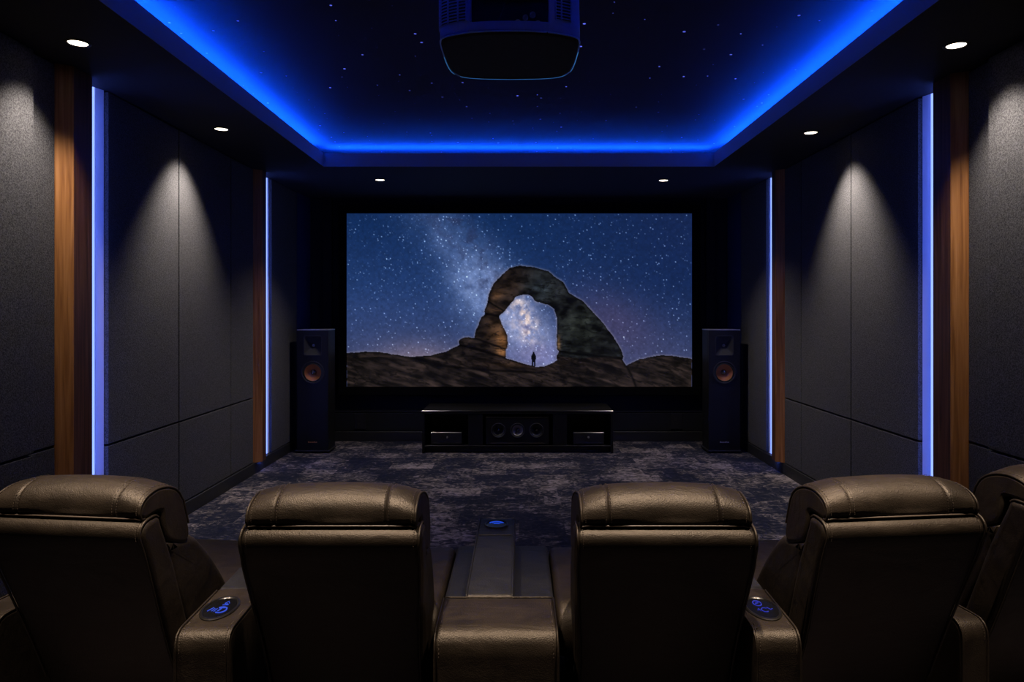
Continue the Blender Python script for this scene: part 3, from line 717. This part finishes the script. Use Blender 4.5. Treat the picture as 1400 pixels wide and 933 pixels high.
def recliner(label):
    t = thing('theater_recliner', label, 'recliner', (0, 0, 0), 0, 'leather theater recliners in a row')
    lean = .41
    def ry(z): return lean*(.90-z)
    # upholstered outer back
    lp = [(ry(.10), .10), (ry(.3), .3), (ry(.5), .5), (ry(.7), .7), (ry(.80), .80), (.024, .845), (.012, .872), (.009, .893), (.014, .911), (.028, .925), (.050, .933), (.085, .935), (.102, .926), (.112, .90), (.185, .75), (.35, .35), (ry(.10)+.08, .10)]
    def shp(x, y, z): return (x*(1-.08*max(0, min(1, (.80-z)/.35))), y, z)
    bp = puff(MB(), lp, .282, .022, 10, shp).build('back_panel', M['leather'], t, 60)
    bp.location.y = -.022
    for s in (-1, 1):
        ed = [(s*.273*(1-.08*max(0, min(1, (.80-z)/.35))), y-.0035, z+.001) for y, z in lp[1:13]]
        MB().tube(smooth_path(ed, 4), .0042, 8).build('piping', M['leather'], bp, 80)
        b = MB(); q = smooth_path([(s*.256, lp[i][0]-.0012, lp[i][1]+.0012) for i in range(6, 12)], 6)
        for k in range(0, len(q)-1, 2): b.tube([q[k], q[k+1]], .0009, 5)
        b.build('stitching', M['thread'], bp)
    # front cushion with bolsters
    lc = [(.125, .82), (.15, .72), (.20, .60), (.36, .33), (.46, .30), (.56, .34), (.60, .42), (.575, .50), (.50, .60), (.41, .70), (.33, .775), (.285, .805), (.24, .815), (.17, .825)]
    puff(MB(), [tuple(p[:2]) for p in smooth_path([(y, z, 0) for y, z in lc], 3, True)], .274, .035, 10, shp).build('back_cushion', M['leather'], t, 60)
    # headrest
    prof = [(.034, .9335), (.016, .938), (.009, .950), (.010, .974), (.017, .997), (.036, 1.020), (.068, 1.037), (.105, 1.045), (.145, 1.041), (.184, 1.022), (.212, .990), (.230, .950), (.246, .905), (.261, .862), (.268, .825), (.260, .804), (.236, .796), (.15, .83), (.122, .90), (.118, .9365), (.075, .9375)]
    pr = [tuple(p[:2]) for p in smooth_path([(y, z, 0) for y, z in prof], 3, True)]
    HW = .264
    def hs(x, y, z):
        u = min(1, abs(x)/HW)
        k = 1-.10*u**2-.24*u**6
        zz = z
        if z > .948: zz = .948+(z-.948)*k
        puc = .0022*math.sin(abs(x)*190)*max(0, (u-.78)/.22)
        x = x*(1+.045*max(0, min(1, (y-.10)/.11)))
        return (x, y*(1-.05*u**5) + (0.004*math.sin(x*14+1) if z > .95 else 0) + puc, zz+puc)
    he = puff(MB(), pr, HW, .014, 40, hs, (-.176, .168)).build('headrest', M['leather'], t, 70)
    arc = [(.030, .936)]+prof[1:14]
    for s in (-1, 1):
        a = [hs(s*(HW-.004), y, z) for y, z in [tuple(p[:2]) for p in smooth_path([(y, z, 0) for y, z in arc], 4)]]
        cy, cz = .1, .96
        a = [(x, y+(y-cy)*.012, z+(z-cz)*.03) for x, y, z in a]
        MB().tube(a, .0042, 8).build('piping', M['leather'], he, 80)
        # rows of stitches beside the seam and along the end
        for off in (-.176 if s < 0 else .168,):
            for dd in (-.008, .008):
                b = MB()
                q = [hs(off+dd, y, z+.0018) for y, z in [tuple(p[:2]) for p in smooth_path([(y, z, 0) for y, z in prof[1:10]], 5)]]
                q = [(x, y-.0012 if z < 1.02 else y, z) for x, y, z in q]
                for k in range(0, len(q)-1, 2): b.tube([q[k], q[k+1]], .0008, 5)
                b.build('stitching', M['thread'], he)
        b = MB()
        q = [hs(s*(HW-.017), y, z+.0016) for y, z in [tuple(p[:2]) for p in smooth_path([(y, z, 0) for y, z in prof[1:10]], 5)]]
        for k in range(0, len(q)-1, 2): b.tube([(q[k][0], q[k][1]-.001, q[k][2]), (q[k+1][0], q[k+1][1]-.001, q[k+1][2])], .0009, 5)
        b.build('stitching', M['thread'], he)
    MB().tube([hs(x, .0105, .937) for x in np.linspace(-HW+.004, HW-.004, 24)], .0034, 8).build('piping', M['pipe'], he, 80)
    # seat, footrest, base
    ls = [(.50, .30), (1.08, .30), (1.17, .33), (1.20, .40), (1.185, .47), (1.13, .50), (.95, .505), (.70, .50), (.50, .47)]
    puff(MB(), [tuple(p[:2]) for p in smooth_path([(y, z, 0) for y, z in ls], 3, True)], .283, .03, 8).build('seat_cushion', M['leather'], t, 60)
    lf = [(1.205, .30), (1.19, .14), (1.20, .09), (1.225, .09), (1.25, .16), (1.262, .30), (1.258, .40), (1.225, .43), (1.205, .40)]
    puff(MB(), lf, .285, .015, 6).build('footrest', M['leather'], t, 60)
    MB().box(-.25, .25, .34, 1.14, .02, .297, .02, 2).build('base', M['black'], t, 40)
    for sx in (-1, 1):
        for yy in (.42, 1.06): MB().lathe([(.022, 0), (.022, .016), (.018, .0199)], 20, Matrix.Translation((sx*.2, yy, 0))).build('foot', M['rubber'], t, 40)
    return t
ch = recliner('')
ch.location = (-.578, 2.2, 0); ch['label'] = 'brown-black leather recliner seen from behind, just left of the wide centre console'
c3 = dup(ch, (.4525, 2.2, 0), 0, 'brown-black leather recliner seen from behind, just right of the wide centre console')
for c in c3.children:
    if c.name.startswith('seat_cushion'): c.location.x -= .03
R7 = math.radians(7)
dup(ch, (1.239, 2.304, 0), R7, 'brown-black leather recliner turned slightly inward, second from the right, whole headrest visible')
dup(ch, (-1.462, 2.304, 0), -R7, 'brown-black leather recliner at the left end of the row, cut by the picture edge')
dup(ch, (2.025, 2.535, 0), math.radians(15), 'brown-black leather recliner at the right end, only one headrest end showing')

# ------------------------------------------------------------------ armrests and centre console
def oval(root, cx, cy, z, a, b, ring_mat, icon_mat, style):
    n = 48
    def el(k, f, dz): return (cx+a*f*math.cos(2*PI*k/n), cy+b*f*math.sin(2*PI*k/n), z+dz)
    prof = [(1.10, .0005), (1.10, .004), (1.03, .007), (.95, .006), (.91, .001), (.90, .0008)]
    c = MB().loft([[el(k, f, dz) for k in range(n)] for f, dz in prof]).build('control_panel', ring_mat, root, 50)
    MB().loft([[el(k, .915, .0010) for k in range(n)], [el(k, .91, .0028) for k in range(n)]]).build('touch_glass', M['blackg'], c, 40)
    g = MB(); zz = z+.0032
    def line(p, r=.0016):
        g.tube([(cx+a*u, cy+b*v, zz) for u, v in p], r*.72, 6)
    if style == 0:
        line([(-.62, -.28), (-.50, -.10), (-.40, .04)], .0022); line([(-.36, -.28), (-.28, -.05)], .0022); line([(-.20, -.32), (-.14, -.05)], .002)
        arc = [(.16+.34*math.cos(q), -.18+.26*math.sin(q)) for q in np.linspace(-2.2, 2.3, 14)]
        line(arc, .0034); line([(-.06, -.02), (.46, .02)], .003); line([(.02, -.30), (.12, -.06)], .003)
        line([(.0, .26), (.36, .29)], .003); line([(.06, .40), (.20, .62), (.34, .42)], .0022); line([(.12, .36), (.28, .37)], .0022)
    elif style == 1:
        arc = [(-.12+.26*math.cos(q), .42+.24*math.sin(q)) for q in np.linspace(0, 6.0, 14)]
        line(arc, .0028); line([(-.26, .38), (-.02, .46)], .0026); line([(-.2, .52), (0, .56)], .002)
        line([(-.38, -.22), (-.30, -.06), (-.22, -.24)], .0024); arc = [(.08+.22*math.cos(q), -.18+.18*math.sin(q)) for q in np.linspace(.8, 5.4, 10)]
        line(arc, .0024); line([(.30, .04), (.46, -.14), (.60, -.06)], .0024)
    else:
        arc = [(.72*math.cos(q), .72*math.sin(q)) for q in np.linspace(.55, PI-.55, 14)]
        line(arc, .0042); line([(-.4, .36), (.45, .36)], .003); line([(-.25, .2), (.3, .2)], .0022)
    g.build('touch_icons', icon_mat, c)
    return c
def armrest(label, x, y, rz, w, z, icon=None, style=0, ovx=0.0, ln=1.05):
    t = thing('armrest', label, 'armrest', (x, y, 0), rz, 'leather armrests between the recliners')
    h = w/2
    lp = [(0, .04), (0, z-.06), (.004, z-.032), (.016, z-.012), (.036, z-.002), (.06, z), (.355, z), (.358, z-.012), (.358, .04)]
    b = puff(MB(), lp, h, .012, 6).build('arm_body', M['leather'], t, 50)
    lp2 = [(.362, .04), (.362, z-.016), (.366, z-.004), (.378, z), (ln-.04, z), (ln-.012, z-.012), (ln, z-.04), (ln, .04)]
    puff(MB(), lp2, h, .012, 6).build('arm_pad', M['leather2'], t, 50)
    for s in (-1, 1):
        p = [(s*(h-.004), yy-.0016, zz+.0016) for yy, zz in lp[:6]]+[(s*(h-.004), .34, z+.0016)]
        MB().tube(p, .0036, 8).build('piping', M['leather'], b, 80)
        p = smooth_path([(s*(h-.016), yy-.0012, zz+.0012) for yy, zz in lp[1:6]]+[(s*(h-.016), .3, z+.0008)], 6)
        g = MB()
        for k in range(0, len(p)-1, 2): g.tube([p[k], p[k]+(p[k+1]-p[k])*.8], .0009, 5)
        g.build('stitching', M['thread'], b)
    if icon: oval(t, ovx, .185, z, .052, .088, M['ring'], icon, style)
    for sx in (-1, 1):
        for yy in (.06, ln-.08): MB().lathe([(.018, 0), (.018, .036), (.02, .0395)], 20, Matrix.Translation((sx*(h-.035), yy, 0))).build('foot', M['rubber'], t, 40)
    return t
armrest('narrow leather armrest with bright blue oval touch panel, left of the centre console', -.972, 2.195, math.radians(2.5), .168, .612, M['icon'], 0, -.012, .75)
armrest('narrow leather armrest with dim blue oval touch panel, right of the centre console', .795, 2.195, math.radians(-1.5), .142, .612, M['icondim'], 1, .008, .66)
armrest('narrow plain leather armrest between the two recliners on the right end', 1.567, 2.462, math.radians(7), .102, .53, None, 0, 0, .9)
armrest('narrow plain leather armrest at the left end of the row, in the dark picture corner', -1.83, 2.43, -math.radians(7), .13, .56, None, 0, 0, .9)

t = thing('centre_console', 'wide leather console between the two middle recliners with folding armrest', 'console', (-.07, 2.195, 0))
z = .612
lp = [(0, .04), (0, z-.075), (.006, z-.04), (.020, z-.016), (.045, z-.003), (.075, z), (.268, z), (.285, z-.008), (.29, z-.03), (.29, .04)]
b = puff(MB(), lp, .195, .016, 12).build('console_back', M['leather'], t, 50)
for s in (-1, 1):
    MB().tube([(s*.189, yy-.002, zz+.002) for yy, zz in lp[:7]], .0038, 8).build('piping', M['leather'], b, 80)
    p = smooth_path([(s*.176, yy-.0012, zz+.0012) for yy, zz in lp[1:7]], 6); g = MB()
    for k in range(0, len(p)-1, 2): g.tube([p[k], p[k]+(p[k+1]-p[k])*.8], .0009, 5)
    g.build('stitching', M['thread'], b)
MB().tube([(x, .276, z+.0012) for x in np.linspace(-.185, .185, 12)], .003, 8).build('piping', M['leather'], b, 80)
MB().box(-.217, .204, .293, 1.165, .04, .505, .018, 3).build('deck', M['leather2'], t, 40)
fx0, fx1 = -.12, .053
lp = [(.298, .512), (.296, .585), (.302, .603), (.318, .612), (1.19, .618), (1.225, .610), (1.24, .59), (1.24, .56), (1.22, .512)]
cx = (fx0+fx1)/2
rings = []
for x, d in stations((fx1-fx0)/2, .014, 6): rings.append([(cx+x, yy, zz) for yy, zz in (inset_loop(lp, d) if d else lp)])
fa = MB().loft(rings).build('folding_armrest', M['leather2'], t, 50)
for s in (-1, 1):
    MB().tube([(cx+s*.0795, yy, zz+.001) for yy, zz in ((.299, .56), (.2945, .59), (.301, .606), (.318, .6135), (1.19, .6185), (1.224, .611))], .0032, 8).build('piping', M['leather2'], fa, 80)
MB().tube([(cx+x, .955, .6172) for x in np.linspace(-.072, .072, 10)], .0022, 6).build('seam', M['leather2'], fa, 80)
cc = oval(t, cx, 1.10, .6175, .050, .058, M['ring'], M['icon'], 2)
for sx in (-1, 1):
    for yy in (.05, 1.08): MB().lathe([(.02, 0), (.02, .036), (.022, .0395)], 20, Matrix.Translation((sx*.15, yy, 0))).build('foot', M['rubber'], t, 40)

# ------------------------------------------------------------------ world and view
w = bpy.data.worlds.new('world'); SC.world = w; w.use_nodes = True
w.node_tree.nodes['Background'].inputs['Color'].default_value = (0, 0, 0, 1)
SC.view_settings.view_transform = 'Standard'; SC.view_settings.look = 'None'
SC.view_settings.exposure = 0; SC.view_settings.gamma = 1
SC.view_settings.use_curve_mapping = False
SC.cycles.max_bounces = 8; SC.cycles.diffuse_bounces = 5; SC.cycles.sample_clamp_indirect = 4.0
SC.cycles.use_denoising = True
